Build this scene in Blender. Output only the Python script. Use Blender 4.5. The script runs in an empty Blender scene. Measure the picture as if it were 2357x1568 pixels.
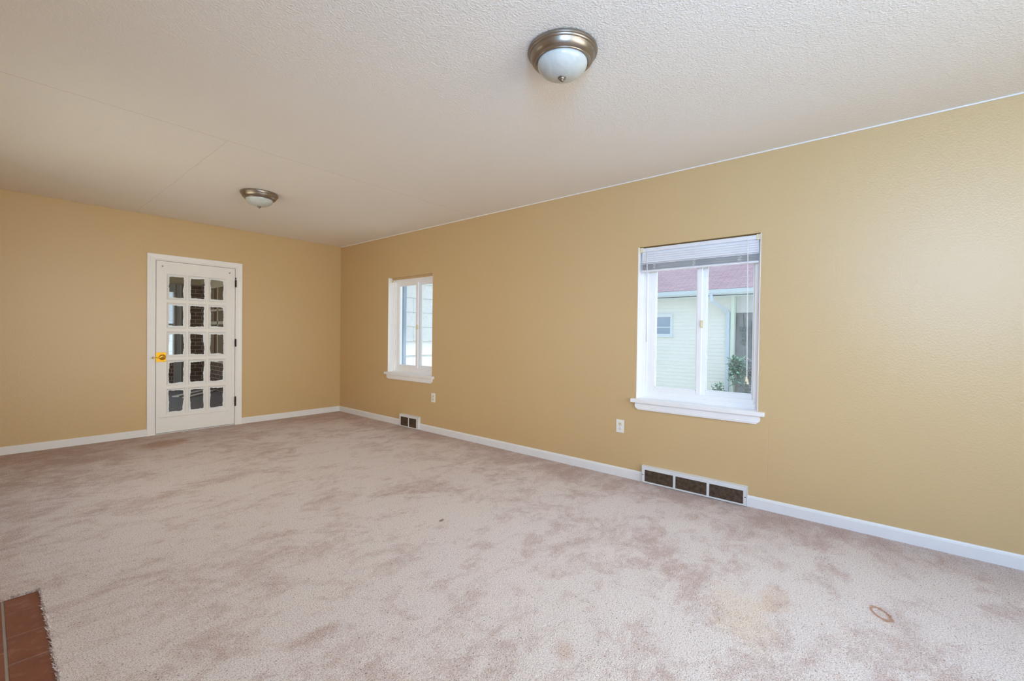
import bpy, bmesh, math, random
from mathutils import Vector, Matrix
C = bpy.context.scene.collection
SC = bpy.context.scene
PI = math.pi

# ------------------------------------------------------------------ camera, world, lights, exposure
cam_d = bpy.data.cameras.new('camera')
cam = bpy.data.objects.new('camera', cam_d); C.objects.link(cam)
cam_d.sensor_fit = 'HORIZONTAL'; cam_d.sensor_width = 36.0
cam_d.lens = 1015.07 / 2357.0 * 36.0
cam_d.clip_start = 0.05
yaw, pitch, roll = 0.874274, -0.0123826, 0.0129171
fw = Vector((math.sin(yaw)*math.cos(pitch), math.cos(yaw)*math.cos(pitch), math.sin(pitch)))
r0 = Vector((math.cos(yaw), -math.sin(yaw), 0)); u0 = r0.cross(fw)
rv = r0*math.cos(roll) + u0*math.sin(roll); uv_ = u0*math.cos(roll) - r0*math.sin(roll)
m = Matrix((rv, uv_, -fw)).transposed().to_4x4(); m.translation = (-3.40386, -6.18962, 1.16635)
cam.matrix_world = m
SC.camera = cam

w = bpy.data.worlds.new('world'); SC.world = w; w.use_nodes = True
nt = w.node_tree; bg = nt.nodes['Background']
tc = nt.nodes.new('ShaderNodeTexCoord'); sx = nt.nodes.new('ShaderNodeSeparateXYZ')
nt.links.new(tc.outputs['Generated'], sx.inputs[0])
cr = nt.nodes.new('ShaderNodeValToRGB'); nt.links.new(sx.outputs['Z'], cr.inputs[0])
cr.color_ramp.elements[0].position = 0.0; cr.color_ramp.elements[0].color = (0.86, 0.93, 1.0, 1)
cr.color_ramp.elements[1].position = 0.8; cr.color_ramp.elements[1].color = (0.55, 0.75, 1.0, 1)
nt.links.new(cr.outputs[0], bg.inputs['Color']); bg.inputs['Strength'].default_value = 1.6

def lamp(name, kind, loc, direction, energy, color, **kw):
    d = bpy.data.lights.new(name, kind); d.energy = energy; d.color = color
    for k, v in kw.items(): setattr(d, k, v)
    o = bpy.data.objects.new(name, d); C.objects.link(o); o.location = loc
    o.rotation_euler = Vector(direction).to_track_quat('-Z', 'Y').to_euler()
    return o
lamp('sun', 'SUN', (0, -10, 20), (0.10, 0.30, -0.95), 4.5, (1.0, 0.97, 0.93), angle=0.05)
# daylight through the side and front windows out of the picture: straight from the sky, and thrown up from the sunlit ground
lamp('side_window_ground', 'AREA', (-3.79, -6.90, 1.86), (1, 0, 0.75), 120.0, (0.34, 0.60, 1.0), shape='RECTANGLE', size=0.92, size_y=0.8)
lamp('front_window_sky', 'AREA', (-1.85, -8.06, 1.35), (0, 1, -0.14), 27.0, (0.94, 0.95, 0.86), shape='RECTANGLE', size=2.5, size_y=1.6, spread=1.4)
lamp('front_window_ground', 'AREA', (-1.85, -8.05, 1.35), (0, 1, 0.9), 4.0, (1.0, 1.0, 0.9), shape='RECTANGLE', size=2.5, size_y=1.1)
lamp('mid_room_fill', 'AREA', (-3.80, -2.20, 1.35), (1, 0, -0.1), 7.0, (1.0, 0.84, 0.56), shape='RECTANGLE', size=1.9, size_y=1.2, spread=2.1)  # added fill lamp to brighten the middle of the room

lamp('porch_fill', 'AREA', (-3.26, 2.6, 1.35), (1, 0, -0.1), 15.0, (1.0, 0.94, 0.86), shape='RECTANGLE', size=3.1, size_y=1.4)  # added fill lamp, out of view, to brighten the porch
vs = SC.view_settings
vs.view_transform = 'Standard'; vs.look = 'None'; vs.gamma = 1.0; vs.use_curve_mapping = False
vs.exposure = 0.06
SC.cycles.use_denoising = True
SC.cycles.max_bounces = 16; SC.cycles.diffuse_bounces = 10; SC.cycles.glossy_bounces = 4
SC.cycles.transparent_max_bounces = 16; SC.cycles.caustics_reflective = False; SC.cycles.caustics_refractive = False

# ------------------------------------------------------------------ materials
def lin(r, g, b):
    f = lambda c: (c/255/12.92) if c/255 <= 0.04045 else ((c/255+0.055)/1.055)**2.4
    return (f(r), f(g), f(b), 1.0)
class Mat:
    def __init__(s, name, color=(0.8, 0.8, 0.8, 1), rough=0.6, metal=0.0, spec=0.5):
        s.m = bpy.data.materials.new(name); s.m.use_nodes = True
        s.nt = s.m.node_tree; s.b = s.nt.nodes['Principled BSDF']; s.out = s.nt.nodes['Material Output']
        s.b.inputs['Base Color'].default_value = color
        s.b.inputs['Roughness'].default_value = rough
        s.b.inputs['Metallic'].default_value = metal
        s.b.inputs['Specular IOR Level'].default_value = spec
        s._tc = None
    def n(s, t, **kw):
        x = s.nt.nodes.new(t)
        for k, v in kw.items():
            if k in x.inputs: s.put(x.inputs[k], v)
            else: setattr(x, k, v)
        return x
    def put(s, sock, v):
        if isinstance(v, bpy.types.NodeSocket): s.nt.links.new(v, sock)
        else: sock.default_value = v
    def co(s, which='Object', scale=None):
        if not s._tc: s._tc = s.n('ShaderNodeTexCoord')
        o = s._tc.outputs[which]
        if scale:
            mp = s.n('ShaderNodeMapping'); s.put(mp.inputs['Vector'], o); mp.inputs['Scale'].default_value = scale
            return mp.outputs[0]
        return o
    def noise(s, vec, scale, detail=2.0, rough=0.5, dist=0.0):
        x = s.n('ShaderNodeTexNoise'); s.put(x.inputs['Vector'], vec)
        x.inputs['Scale'].default_value = scale; x.inputs['Detail'].default_value = detail
        x.inputs['Roughness'].default_value = rough; x.inputs['Distortion'].default_value = dist
        return x.outputs['Fac']
    def ramp(s, fac, a, b, ca=(0, 0, 0, 1), cb=(1, 1, 1, 1)):
        x = s.n('ShaderNodeValToRGB'); s.put(x.inputs[0], fac)
        x.color_ramp.elements[0].position = a; x.color_ramp.elements[1].position = b
        x.color_ramp.elements[0].color = ca; x.color_ramp.elements[1].color = cb
        return x.outputs[0]
    def mix(s, fac, a, b, mode='MIX'):
        x = s.n('ShaderNodeMix', data_type='RGBA', blend_type=mode)
        s.put(x.inputs[0], fac); s.put(x.inputs[6], a); s.put(x.inputs[7], b)
        return x.outputs[2]
    def math(s, op, a, b=0.0, c=None):
        x = s.n('ShaderNodeMath', operation=op); s.put(x.inputs[0], a); s.put(x.inputs[1], b)
        if c is not None: s.put(x.inputs[2], c)
        return x.outputs[0]
    def bump(s, h, strength, dist=0.01):
        x = s.n('ShaderNodeBump'); s.put(x.inputs['Height'], h)
        x.inputs['Strength'].default_value = strength; x.inputs['Distance'].default_value = dist
        s.nt.links.new(x.outputs[0], s.b.inputs['Normal'])
    def color(s, v): s.put(s.b.inputs['Base Color'], v)

def flat_paint(name, col, rough=0.45, speck=0.02, bump=0.05):
    M = Mat(name, col, rough)
    n = M.noise(M.co(), 9.0, 3)
    dk = tuple(c*(1-speck*3) for c in col[:3]) + (1,)
    M.color(M.mix(n, dk, col))
    M.bump(M.noise(M.co(), 160.0, 2), bump, 0.002)
    return M.m

def blob(M, cx, cy, rx, ry, ang=0.0, soft=0.5, noise_amt=0.35, noise_scale=9.0, axes=(0, 1)):
    """soft elliptical mask in object coordinates with a ragged edge"""
    s = M.n('ShaderNodeSeparateXYZ'); M.put(s.inputs[0], M.co())
    x = M.math('SUBTRACT', s.outputs[axes[0]], cx); y = M.math('SUBTRACT', s.outputs[axes[1]], cy)
    ca, sa = math.cos(ang), math.sin(ang)
    u = M.math('ADD', M.math('MULTIPLY', x, ca), M.math('MULTIPLY', y, sa))
    v = M.math('SUBTRACT', M.math('MULTIPLY', y, ca), M.math('MULTIPLY', x, sa))
    u = M.math('DIVIDE', u, rx); v = M.math('DIVIDE', v, ry)
    d = M.math('SQRT', M.math('ADD', M.math('MULTIPLY', u, u), M.math('MULTIPLY', v, v)))
    nz = M.math('MULTIPLY', M.math('SUBTRACT', M.noise(M.co(), noise_scale, 4), 0.5), noise_amt*2)
    return M.math('ADD', d, nz)
def inside(M, d, r0=1.0, soft=0.3):
    x = M.n('ShaderNodeMapRange', interpolation_type='SMOOTHSTEP')
    M.put(x.inputs['Value'], d); x.inputs['From Min'].default_value = r0; x.inputs['From Max'].default_value = r0 - soft
    return x.outputs[0]

def wall_paint():
    M = Mat('tan_wall_paint', lin(206, 181, 145), 0.40, spec=0.6)
    co = M.co()
    big = M.noise(co, 0.9, 3)
    c = M.mix(big, lin(202, 173, 126), lin(206, 178, 132))
    sp = M.ramp(M.noise(co, 31.0, 1), 0.80, 0.83)
    c = M.mix(M.math('MULTIPLY', sp, 0.25), c, lin(150, 120, 80))
    M.color(c)
    h = M.math('ADD', M.noise(co, 95.0, 3, 0.6), M.math('MULTIPLY', M.noise(co, 24.0, 2), 0.4))
    s = M.n('ShaderNodeSeparateXYZ'); M.put(s.inputs[0], co)
    wob = M.math('MULTIPLY', M.math('SUBTRACT', M.noise(co, 9.0, 3), 0.5), 0.006)
    j = M.math('MINIMUM', M.math('ABSOLUTE', M.math('ADD', M.math('ADD', s.outputs[1], 4.716), wob)), M.math('ABSOLUTE', M.math('ADD', M.math('ADD', s.outputs[1], 5.615), wob)))
    j = M.math('MULTIPLY', inside(M, j, 0.003, 0.0025), M.math('MULTIPLY', M.math('LESS_THAN', s.outputs[2], 0.58), M.math('GREATER_THAN', s.outputs[0], -0.01)))
    h = M.math('SUBTRACT', h, M.math('MULTIPLY', j, 0.8))
    M.bump(h, 0.30, 0.004)
    return M.m
def ceiling_paint():
    M = Mat('white_ceiling_paint', lin(232, 228, 222), 0.6, spec=0.3)
    co = M.co()
    c = M.mix(M.noise(co, 0.8, 3), lin(236, 233, 229), lin(241, 239, 236))
    s = M.n('ShaderNodeSeparateXYZ'); M.put(s.inputs[0], co)
    # panel joints of the ceiling boards
    wob = M.math('MULTIPLY', M.math('SUBTRACT', M.noise(co, 6.0, 2), 0.5), 0.02)
    d1 = M.math('ABSOLUTE', M.math('ADD', M.math('ADD', s.outputs[1], 2.82), wob))
    d2 = M.math('ABSOLUTE', M.math('ADD', M.math('ADD', s.outputs[0], 2.36), wob))
    seam1 = inside(M, d1, 0.004, 0.003)
    seam2 = M.math('MULTIPLY', inside(M, d2, 0.004, 0.003), M.math('GREATER_THAN', s.outputs[1], -2.82))
    seam = M.math('MAXIMUM', seam1, M.math('MULTIPLY', seam2, 0.6))
    c = M.mix(M.math('MULTIPLY', seam, 0.35), c, lin(170, 150, 125))
    M.color(c)
    h = M.math('ADD', M.ramp(M.noise(co, 105.0, 3, 0.6), 0.42, 0.70), M.math('MULTIPLY', M.noise(co, 38.0, 3), 0.8))
    h = M.math('SUBTRACT', h, M.math('MULTIPLY', seam, 0.6))
    M.bump(h, 0.42, 0.0045)
    return M.m
def carpet():
    M = Mat('beige_carpet', lin(190, 172, 165), 0.95, spec=0.05)
    M.b.inputs['Sheen Weight'].default_value = 0.1
    co = M.co()
    light, dark = lin(237, 227, 224), lin(206, 184, 177)
    s = M.n('ShaderNodeSeparateXYZ'); M.put(s.inputs[0], co)
    def turned(ang, sc):
        x = M.n('ShaderNodeMapping'); M.put(x.inputs['Vector'], co); x.inputs['Rotation'].default_value = (0, 0, ang); x.inputs['Scale'].default_value = sc
        return x.outputs[0]
    # brushed and trodden pile: broad tracks, strokes and small footmarks
    big = M.noise(turned(0.5, (1, 1.1, 1)), 0.9, 4, 0.55, 1.2)
    p1 = M.noise(turned(0.9, (1, 1.5, 1)), 2.6, 9, 0.68, 1.1)
    p2 = M.noise(turned(-0.5, (1, 1.4, 1)), 7.0, 6, 0.65, 0.7)
    nap = M.math('ADD', M.math('ADD', M.math('MULTIPLY', big, 0.28), M.math('MULTIPLY', p1, 0.42)), M.math('MULTIPLY', p2, 0.30))
    # carpet darker along the window wall, the end wall and at the far left
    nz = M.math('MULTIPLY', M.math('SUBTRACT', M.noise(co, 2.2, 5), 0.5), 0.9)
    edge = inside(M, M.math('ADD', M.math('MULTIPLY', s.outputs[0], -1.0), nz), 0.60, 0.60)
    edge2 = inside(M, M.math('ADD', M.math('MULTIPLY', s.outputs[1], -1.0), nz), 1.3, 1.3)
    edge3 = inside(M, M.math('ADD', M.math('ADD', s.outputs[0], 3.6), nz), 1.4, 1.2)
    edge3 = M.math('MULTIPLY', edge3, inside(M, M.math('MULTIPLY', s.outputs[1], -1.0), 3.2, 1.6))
    pile_tone = M.math('SUBTRACT', nap, M.math('ADD', M.math('MULTIPLY', edge, 0.075), M.math('ADD', M.math('MULTIPLY', edge2, 0.05), M.math('MULTIPLY', edge3, 0.06))))
    f1 = M.noise(co, 190.0, 3, 0.65); f2 = M.noise(co, 75.0, 2, 0.5); f3 = M.noise(co, 26.0, 4, 0.7)
    grain = M.math('ADD', M.math('MULTIPLY', M.math('SUBTRACT', f2, 0.5), 0.10), M.math('MULTIPLY', M.math('SUBTRACT', f3, 0.5), 0.16))
    pt = M.ramp(M.math('ADD', pile_tone, grain), 0.385, 0.515)
    c = M.mix(pt, dark, light)
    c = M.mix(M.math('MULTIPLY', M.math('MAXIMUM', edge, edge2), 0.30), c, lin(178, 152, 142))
    # fibre speckle
    c = M.mix(M.ramp(f1, 0.33, 0.52), M.mix(1.0, c, (0.50, 0.44, 0.42, 1), 'MULTIPLY'), c)
    c = M.mix(M.math('MULTIPLY', M.ramp(f1, 0.56, 0.70), 0.5), c, lin(250, 244, 242))
    vo = M.n('ShaderNodeTexVoronoi'); M.put(vo.inputs['Vector'], co); vo.inputs['Scale'].default_value = 62.0
    sp = M.n('ShaderNodeSeparateColor'); M.put(sp.inputs[0], vo.outputs['Color'])
    dots = M.math('MULTIPLY', M.math('LESS_THAN', vo.outputs['Distance'], 0.20), M.math('GREATER_THAN', sp.outputs[0], 0.72))
    c = M.mix(M.math('MULTIPLY', dots, M.math('MULTIPLY', sp.outputs[1], 0.75)), c, lin(104, 84, 74))
    # stains
    ring = blob(M, -0.958, -6.21, 0.058, 0.030, 0.55, noise_amt=0.30, noise_scale=45)
    rmask = M.math('MULTIPLY', inside(M, ring, 1.2, 0.3), M.math('SUBTRACT', 1.0, inside(M, ring, 0.82, 0.3)))
    c = M.mix(M.math('MULTIPLY', rmask, 0.8), c, M.mix(1.0, c, lin(200, 150, 106), 'MULTIPLY'))
    for (x, y, rx, ry, a, k, col) in ((-1.35, -5.75, 0.30, 0.16, 0.4, 0.40, lin(252, 238, 206)), (-1.15, -5.86, 0.15, 0.09, 0.1, 0.40, lin(240, 216, 188)),
                                      (-2.22, -0.55, 0.34, 0.24, 0.5, 0.7, lin(214, 186, 156)), (-1.57, -4.10, 0.030, 0.018, 0.3, 0.8, lin(120, 104, 88)), (-2.03, -5.31, 0.10, 0.06, 0.2, 0.5, lin(226, 200, 184))):
        mk = inside(M, blob(M, x, y, rx, ry, a, noise_amt=0.6, noise_scale=8), 1.0, 0.7)
        c = M.mix(M.math('MULTIPLY', mk, k), c, M.mix(1.0, c, col, 'MULTIPLY'))
    M.color(c)
    h = M.math('ADD', M.math('MULTIPLY', f1, 0.7), M.math('ADD', M.math('MULTIPLY', f2, 0.5), M.math('MULTIPLY', pt, 0.25)))
    M.bump(h, 0.8, 0.010)
    return M.m
def brick_mat(name, c1, c2, mortar, rough=0.6, bw=0.21, rh=0.07, ms=0.012):
    M = Mat(name, c1, rough)
    uv = M.co('UV')
    b = M.n('ShaderNodeTexBrick'); M.put(b.inputs['Vector'], uv)
    b.inputs['Scale'].default_value = 1.0; b.inputs['Brick Width'].default_value = bw; b.inputs['Row Height'].default_value = rh
    b.inputs['Mortar Size'].default_value = ms*0.5; b.inputs['Mortar Smooth'].default_value = 0.2
    b.inputs['Color1'].default_value = c1; b.inputs['Color2'].default_value = c2; b.inputs['Mortar'].default_value = mortar
    n = M.noise(M.co(), 30, 4)
    M.color(M.mix(M.math('MULTIPLY', n, 0.5), b.outputs['Color'], M.mix(1.0, b.outputs['Color'], (0.5, 0.5, 0.5, 1), 'MULTIPLY')))
    M.bump(M.math('SUBTRACT', M.math('MULTIPLY', n, 0.4), b.outputs['Fac']), 0.5, 0.006)
    return M.m
def glass_mat(name='window_glass', tint=(1, 1, 1, 1), haze=0.0):
    M = Mat(name)
    nt = M.nt; nt.nodes.remove(M.b)
    tr = M.n('ShaderNodeBsdfTransparent'); tr.inputs[0].default_value = tint
    gl = M.n('ShaderNodeBsdfGlossy'); gl.inputs['Roughness'].default_value = 0.02
    lw = M.n('ShaderNodeLayerWeight'); fr = M.math('ADD', 0.02, M.math('MULTIPLY', M.math('POWER', lw.outputs['Facing'], 5.0), 0.6))
    mx = M.n('ShaderNodeMixShader'); nt.links.new(fr, mx.inputs[0]); nt.links.new(tr.outputs[0], mx.inputs[1]); nt.links.new(gl.outputs[0], mx.inputs[2])
    last = mx
    if haze:
        df = M.n('ShaderNodeBsdfTranslucent'); df.inputs[0].default_value = (0.9, 0.95, 1, 1)
        smudge = M.math('MULTIPLY', M.ramp(M.noise(M.co(), 5.0, 5, 0.6), 0.25, 0.8), haze)
        m2 = M.n('ShaderNodeMixShader'); nt.links.new(smudge, m2.inputs[0]); nt.links.new(mx.outputs[0], m2.inputs[1]); nt.links.new(df.outputs[0], m2.inputs[2])
        last = m2
    nt.links.new(last.outputs[0], M.out.inputs[0])
    return M.m
def painted_pane_mat():
    """clear glass with sloppy white brushwork round the edge of every pane (UV 0..1 on each pane)"""
    M = Mat('paint_smeared_glass', lin(226, 232, 236), 0.5)
    nt = M.nt
    s = M.n('ShaderNodeSeparateXYZ'); M.put(s.inputs[0], M.co('UV'))
    dx = M.math('MINIMUM', s.outputs[0], M.math('SUBTRACT', 1.0, s.outputs[0]))
    dy = M.math('MULTIPLY', M.math('MINIMUM', s.outputs[1], M.math('SUBTRACT', 1.0, s.outputs[1])), 1.45)
    d = M.math('MINIMUM', dx, dy)
    co = M.co()
    nz = M.math('ADD', M.math('MULTIPLY', M.math('SUBTRACT', M.noise(co, 9.0, 2), 0.5), 0.20), M.math('MULTIPLY', M.math('SUBTRACT', M.noise(co, 80.0, 3), 0.5), 0.07))
    mask = M.math('LESS_THAN', M.math('ADD', d, nz), 0.098)
    tr = M.n('ShaderNodeBsdfTransparent'); tr.inputs[0].default_value = (0.93, 0.95, 0.95, 1)
    gl = M.n('ShaderNodeBsdfGlossy'); gl.inputs['Roughness'].default_value = 0.04
    lw = M.n('ShaderNodeLayerWeight'); fr = M.math('ADD', 0.02, M.math('MULTIPLY', M.math('POWER', lw.outputs['Facing'], 5.0), 0.6))
    mx = M.n('ShaderNodeMixShader'); nt.links.new(fr, mx.inputs[0]); nt.links.new(tr.outputs[0], mx.inputs[1]); nt.links.new(gl.outputs[0], mx.inputs[2])
    m2 = M.n('ShaderNodeMixShader'); nt.links.new(mask, m2.inputs[0]); nt.links.new(mx.outputs[0], m2.inputs[1]); nt.links.new(M.b.outputs[0], m2.inputs[2])
    nt.links.new(m2.outputs[0], M.out.inputs[0])
    return M.m
def nickel():
    M = Mat('brushed_nickel', lin(176, 164, 150), 0.34, metal=1.0)
    st = M.noise(M.co('Object', (1, 1, 40)), 12.0, 3)
    M.color(M.mix(st, lin(138, 128, 118), lin(166, 157, 147)))
    return M.m
def alabaster():
    M = Mat('frosted_glass', lin(226, 232, 230), 0.25)
    n = M.ramp(M.noise(M.co(), 14.0, 5, 0.6, 2.0), 0.35, 0.7)
    M.color(M.mix(n, lin(184, 190, 189), lin(198, 203, 201)))
    M.b.inputs['Subsurface Weight'].default_value = 0.0
    return M.m
def siding_mat():
    M = Mat('pale_yellow_siding', lin(226, 233, 214), 0.5)
    M.color(M.mix(M.noise(M.co(), 3.0, 3), lin(223, 226, 224), lin(230, 232, 230)))
    return M.m
def louvre_mat():
    M = Mat('dusty_brown_metal', lin(78, 62, 50), 0.6)
    n = M.ramp(M.noise(M.co(), 38.0, 5, 0.7), 0.35, 0.72)
    M.color(M.mix(n, lin(74, 58, 47), lin(130, 108, 90)))
    return M.m
def leaf_mat(name, a, b):
    M = Mat(name, a, 0.5)
    M.color(M.mix(M.noise(M.co(), 14.0, 2), a, b)); return M.m

MW = wall_paint(); MC = ceiling_paint(); MF = carpet()
M_TRIM = flat_paint('white_trim_paint', lin(243, 243, 244), 0.35)
M_BASE = flat_paint('white_baseboard_paint', lin(236, 238, 241), 0.35, 0.03)
M_DOOR = flat_paint('white_door_paint', lin(240, 240, 239), 0.4, 0.02, 0.12)
M_VINYL = flat_paint('white_vinyl', lin(247, 248, 250), 0.3)
M_VENT = flat_paint('white_enamel', lin(232, 235, 239), 0.4, 0.06)
M_BLIND = flat_paint('white_blind_vinyl', lin(232, 234, 240), 0.35)
M_IVORY = flat_paint('ivory_plastic', lin(232, 222, 190), 0.4)
M_PLATE = flat_paint('white_plastic', lin(238, 238, 234), 0.35)
M_DARK = Mat('dark_void', lin(20, 16, 13), 0.9).m
M_BRASS = Mat('polished_brass', lin(226, 178, 72), 0.22, metal=1.0).m
M_PLATEB = Mat('yellow_brass', lin(214, 160, 40), 0.4, metal=0.75).m
M_BRONZE = Mat('dark_bronze', lin(52, 34, 26), 0.45, metal=0.6).m
M_GLASS = glass_mat('window_glass', (0.97, 0.99, 1, 1), 0.10)
M_PANE = painted_pane_mat()
M_NICK = nickel(); M_ALA = alabaster(); M_SIDE = siding_mat(); M_LOUV = louvre_mat()
M_STEEL = Mat('dull_steel', lin(150, 148, 142), 0.4, metal=0.8).m
M_CORD = flat_paint('white_cord', lin(236, 236, 238), 0.7)
M_HB = None

# ------------------------------------------------------------------ mesh helpers
class MB:
    def __init__(s): s.bm = bmesh.new(); s.uv = s.bm.loops.layers.uv.new('UVMap')
    def box(s, a, b, bevel=0.0, seg=2):
        x0, y0, z0 = (min(a[i], b[i]) for i in range(3)); x1, y1, z1 = (max(a[i], b[i]) for i in range(3))
        v = [s.bm.verts.new(p) for p in ((x0,y0,z0),(x1,y0,z0),(x1,y1,z0),(x0,y1,z0),(x0,y0,z1),(x1,y0,z1),(x1,y1,z1),(x0,y1,z1))]
        fs = [s.bm.faces.new([v[i] for i in q]) for q in ((3,2,1,0),(4,5,6,7),(0,1,5,4),(1,2,6,5),(2,3,7,6),(3,0,4,7))]
        if bevel > 0:
            es = list({e for f in fs for e in f.edges})
            bmesh.ops.bevel(s.bm, geom=es, offset=bevel, segments=seg, affect='EDGES', profile=0.5)
        return s
    def quad(s, pts, uvs=None):
        f = s.bm.faces.new([s.bm.verts.new(p) for p in pts])
        if uvs:
            for l, u in zip(f.loops, uvs): l[s.uv].uv = u
        return f
    def prism(s, prof, fn0, fn1):
        """closed profile of 2-D points swept between two placements"""
        a = [s.bm.verts.new(fn0(*p)) for p in prof]; b = [s.bm.verts.new(fn1(*p)) for p in prof]
        n = len(prof)
        for i in range(n): s.bm.faces.new((a[i], a[(i+1) % n], b[(i+1) % n], b[i]))
        s.bm.faces.new(a[::-1]); s.bm.faces.new(b)
        return s
    def lathe(s, prof, c, axis='z', n=48):
        rings = []
        for (r, h) in prof:
            ring = []
            for k in range(n):
                t = 2*PI*k/n
                if axis == 'z': p = (c[0]+r*math.cos(t), c[1]+r*math.sin(t), c[2]+h)
                elif axis == 'y': p = (c[0]+r*math.cos(t), c[1]+h, c[2]+r*math.sin(t))
                else: p = (c[0]+h, c[1]+r*math.cos(t), c[2]+r*math.sin(t))
                ring.append(p)
            rings.append([s.bm.verts.new(p) for p in ring] if r > 1e-6 else [s.bm.verts.new(ring[0])])
        for a, b in zip(rings, rings[1:]):
            for k in range(n):
                k2 = (k+1) % n
                if len(a) == 1 and len(b) == 1: continue
                if len(a) == 1: s.bm.faces.new((a[0], b[k2], b[k]))
                elif len(b) == 1: s.bm.faces.new((a[k], a[k2], b[0]))
                else: s.bm.faces.new((a[k], a[k2], b[k2], b[k]))
        return s
    def tube(s, pts, r, n=8):
        pts = [Vector(p) for p in pts]; rings = []
        rr = r if isinstance(r, (list, tuple)) else [r]*len(pts)
        for i, p in enumerate(pts):
            t = (pts[min(i+1, len(pts)-1)] - pts[max(i-1, 0)]).normalized()
            a = Vector((0, 0, 1)) if abs(t.z) < 0.9 else Vector((1, 0, 0))
            x = t.cross(a).normalized(); y = t.cross(x)
            rings.append([s.bm.verts.new(p + (x*math.cos(2*PI*k/n) + y*math.sin(2*PI*k/n))*rr[i]) for k in range(n)])
        for a, b in zip(rings, rings[1:]):
            for k in range(n): s.bm.faces.new((a[k], a[(k+1) % n], b[(k+1) % n], b[k]))
        s.bm.faces.new(rings[0][::-1]); s.bm.faces.new(rings[-1])
        return s
    def build(s, name, mat, parent=None, smooth=False):
        bmesh.ops.recalc_face_normals(s.bm, faces=s.bm.faces[:])
        me = bpy.data.meshes.new(name); s.bm.to_mesh(me); s.bm.free()
        me.materials.append(mat)
        if smooth:
            me.shade_smooth() if smooth is True else me.set_sharp_from_angle(angle=smooth)
        o = bpy.data.objects.new(name, me); C.objects.link(o)
        if parent:
            o.parent = parent
            q = parent; loc = Vector((0, 0, 0))
            while q: loc += q.location; q = q.parent
            o.matrix_parent_inverse = Matrix.Translation(-loc) if not parent.parent else Matrix.Identity(4)
            if parent.parent: pass
        return o
def tag(o, label, cat=None, group=None, kind=None):
    o['label'] = label
    if cat: o['category'] = cat
    if group: o['group'] = group
    if kind: o['kind'] = kind
    return o
def empty(name, loc, label, cat, group=None, kind=None):
    o = bpy.data.objects.new(name, None); C.objects.link(o); o.location = loc; o.empty_display_size = 0.1
    return tag(o, label, cat, group, kind)
def struct(o, label, cat): return tag(o, label, cat, None, 'structure')

HC = 2.44; XL = -3.75; YF = -8.0
WB = dict(y0=-4.667, y1=-5.552, z0=0.664, z1=1.889)      # wide window with the blind
WS = dict(y0=-1.213, y1=-2.110, z0=0.664, z1=1.893)      # far window
WL = dict(y0=-6.43, y1=-7.36, z0=0.68, z1=2.28)          # window beside the fireplace, out of the picture

def wall_grid(mb, axis, plane, thick, a0, a1, holes, uvmode=False):
    """solid wall slab with rectangular holes; axis 'x': wall at x=plane running along y"""
    us = sorted({a0, a1, *[h[0] for h in holes], *[h[1] for h in holes]}); zs = sorted({-0.3, HC+0.1, *[h[2] for h in holes], *[h[3] for h in holes]})
    zs = [z for z in zs]
    def P(u, z, t): return (plane + t*thick, u, z) if axis == 'x' else (u, plane + t*thick, z)
    hole = lambda u, z: any(h[0] < u < h[1] and h[2] < z < h[3] for h in holes)
    nu, nz = len(us)-1, len(zs)-1
    solid = [[not hole((us[i]+us[i+1])/2, (zs[j]+zs[j+1])/2) for j in range(nz)] for i in range(nu)]
    S = lambda i, j: 0 <= i < nu and 0 <= j < nz and solid[i][j]
    for i in range(nu):
        for j in range(nz):
            if not solid[i][j]: continue
            u0, u1, z0, z1 = us[i], us[i+1], zs[j], zs[j+1]
            mb.quad([P(u0,z0,0), P(u1,z0,0), P(u1,z1,0), P(u0,z1,0)]); mb.quad([P(u0,z0,1), P(u0,z1,1), P(u1,z1,1), P(u1,z0,1)])
            if not S(i-1, j): mb.quad([P(u0,z0,0), P(u0,z1,0), P(u0,z1,1), P(u0,z0,1)])
            if not S(i+1, j): mb.quad([P(u1,z0,0), P(u1,z0,1), P(u1,z1,1), P(u1,z1,0)])
            if not S(i, j-1): mb.quad([P(u0,z0,0), P(u0,z0,1), P(u1,z0,1), P(u1,z0,0)])
            if not S(i, j+1): mb.quad([P(u0,z1,0), P(u1,z1,0), P(u1,z1,1), P(u0,z1,1)])
    bmesh.ops.remove_doubles(mb.bm, verts=mb.bm.verts[:], dist=1e-5)
    return mb

# ------------------------------------------------------------------ the room
f = MB()
f.box((-3.245, YF, -0.12), (0, 0.01, 0)); f.box((XL, -3.31, -0.12), (-3.245, 0.01, 0)); f.box((XL, YF, -0.12), (-3.245, -5.35, 0)); f.box((XL, -5.35, -0.12), (-3.245, -3.31, -0.03))
struct(f.build('floor', MF), 'worn pinkish beige carpet covering the whole floor', 'floor')
struct(MB().box((XL-0.15, YF-0.15, HC), (0.2, 0.14, HC+0.12)).build('ceiling', MC), 'white textured ceiling with faint board seams', 'ceiling')
struct(wall_grid(MB(), 'x', 0.0, 0.2, YF, 0.14, [(WB['y1'], WB['y0'], WB['z0']-0.030, WB['z1']), (WS['y1'], WS['y0'], WS['z0']-0.030, WS['z1'])]).build('wall_right', MW), 'tan painted wall with two windows', 'wall')
struct(wall_grid(MB(), 'y', 0.0, 0.14, XL-0.15, 0.0, [(-2.186, -1.392, -0.3, 1.952)]).build('wall_back', MW), 'tan painted end wall around the glazed door', 'wall')
struct(wall_grid(MB(), 'x', XL, -0.15, YF, 0.0, [(WL['y1'], WL['y0'], WL['z0'], WL['z1']), (-3.2, -1.2, 0.7, 2.0)]).build('wall_left', MW), 'tan painted wall behind the brick hearth', 'wall')
struct(wall_grid(MB(), 'y', YF, -0.15, XL-0.15, 0.2, [(-3.1, -0.6, 0.55, 2.15)]).build('wall_front', MW), 'tan painted front wall behind the camera', 'wall')

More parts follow.
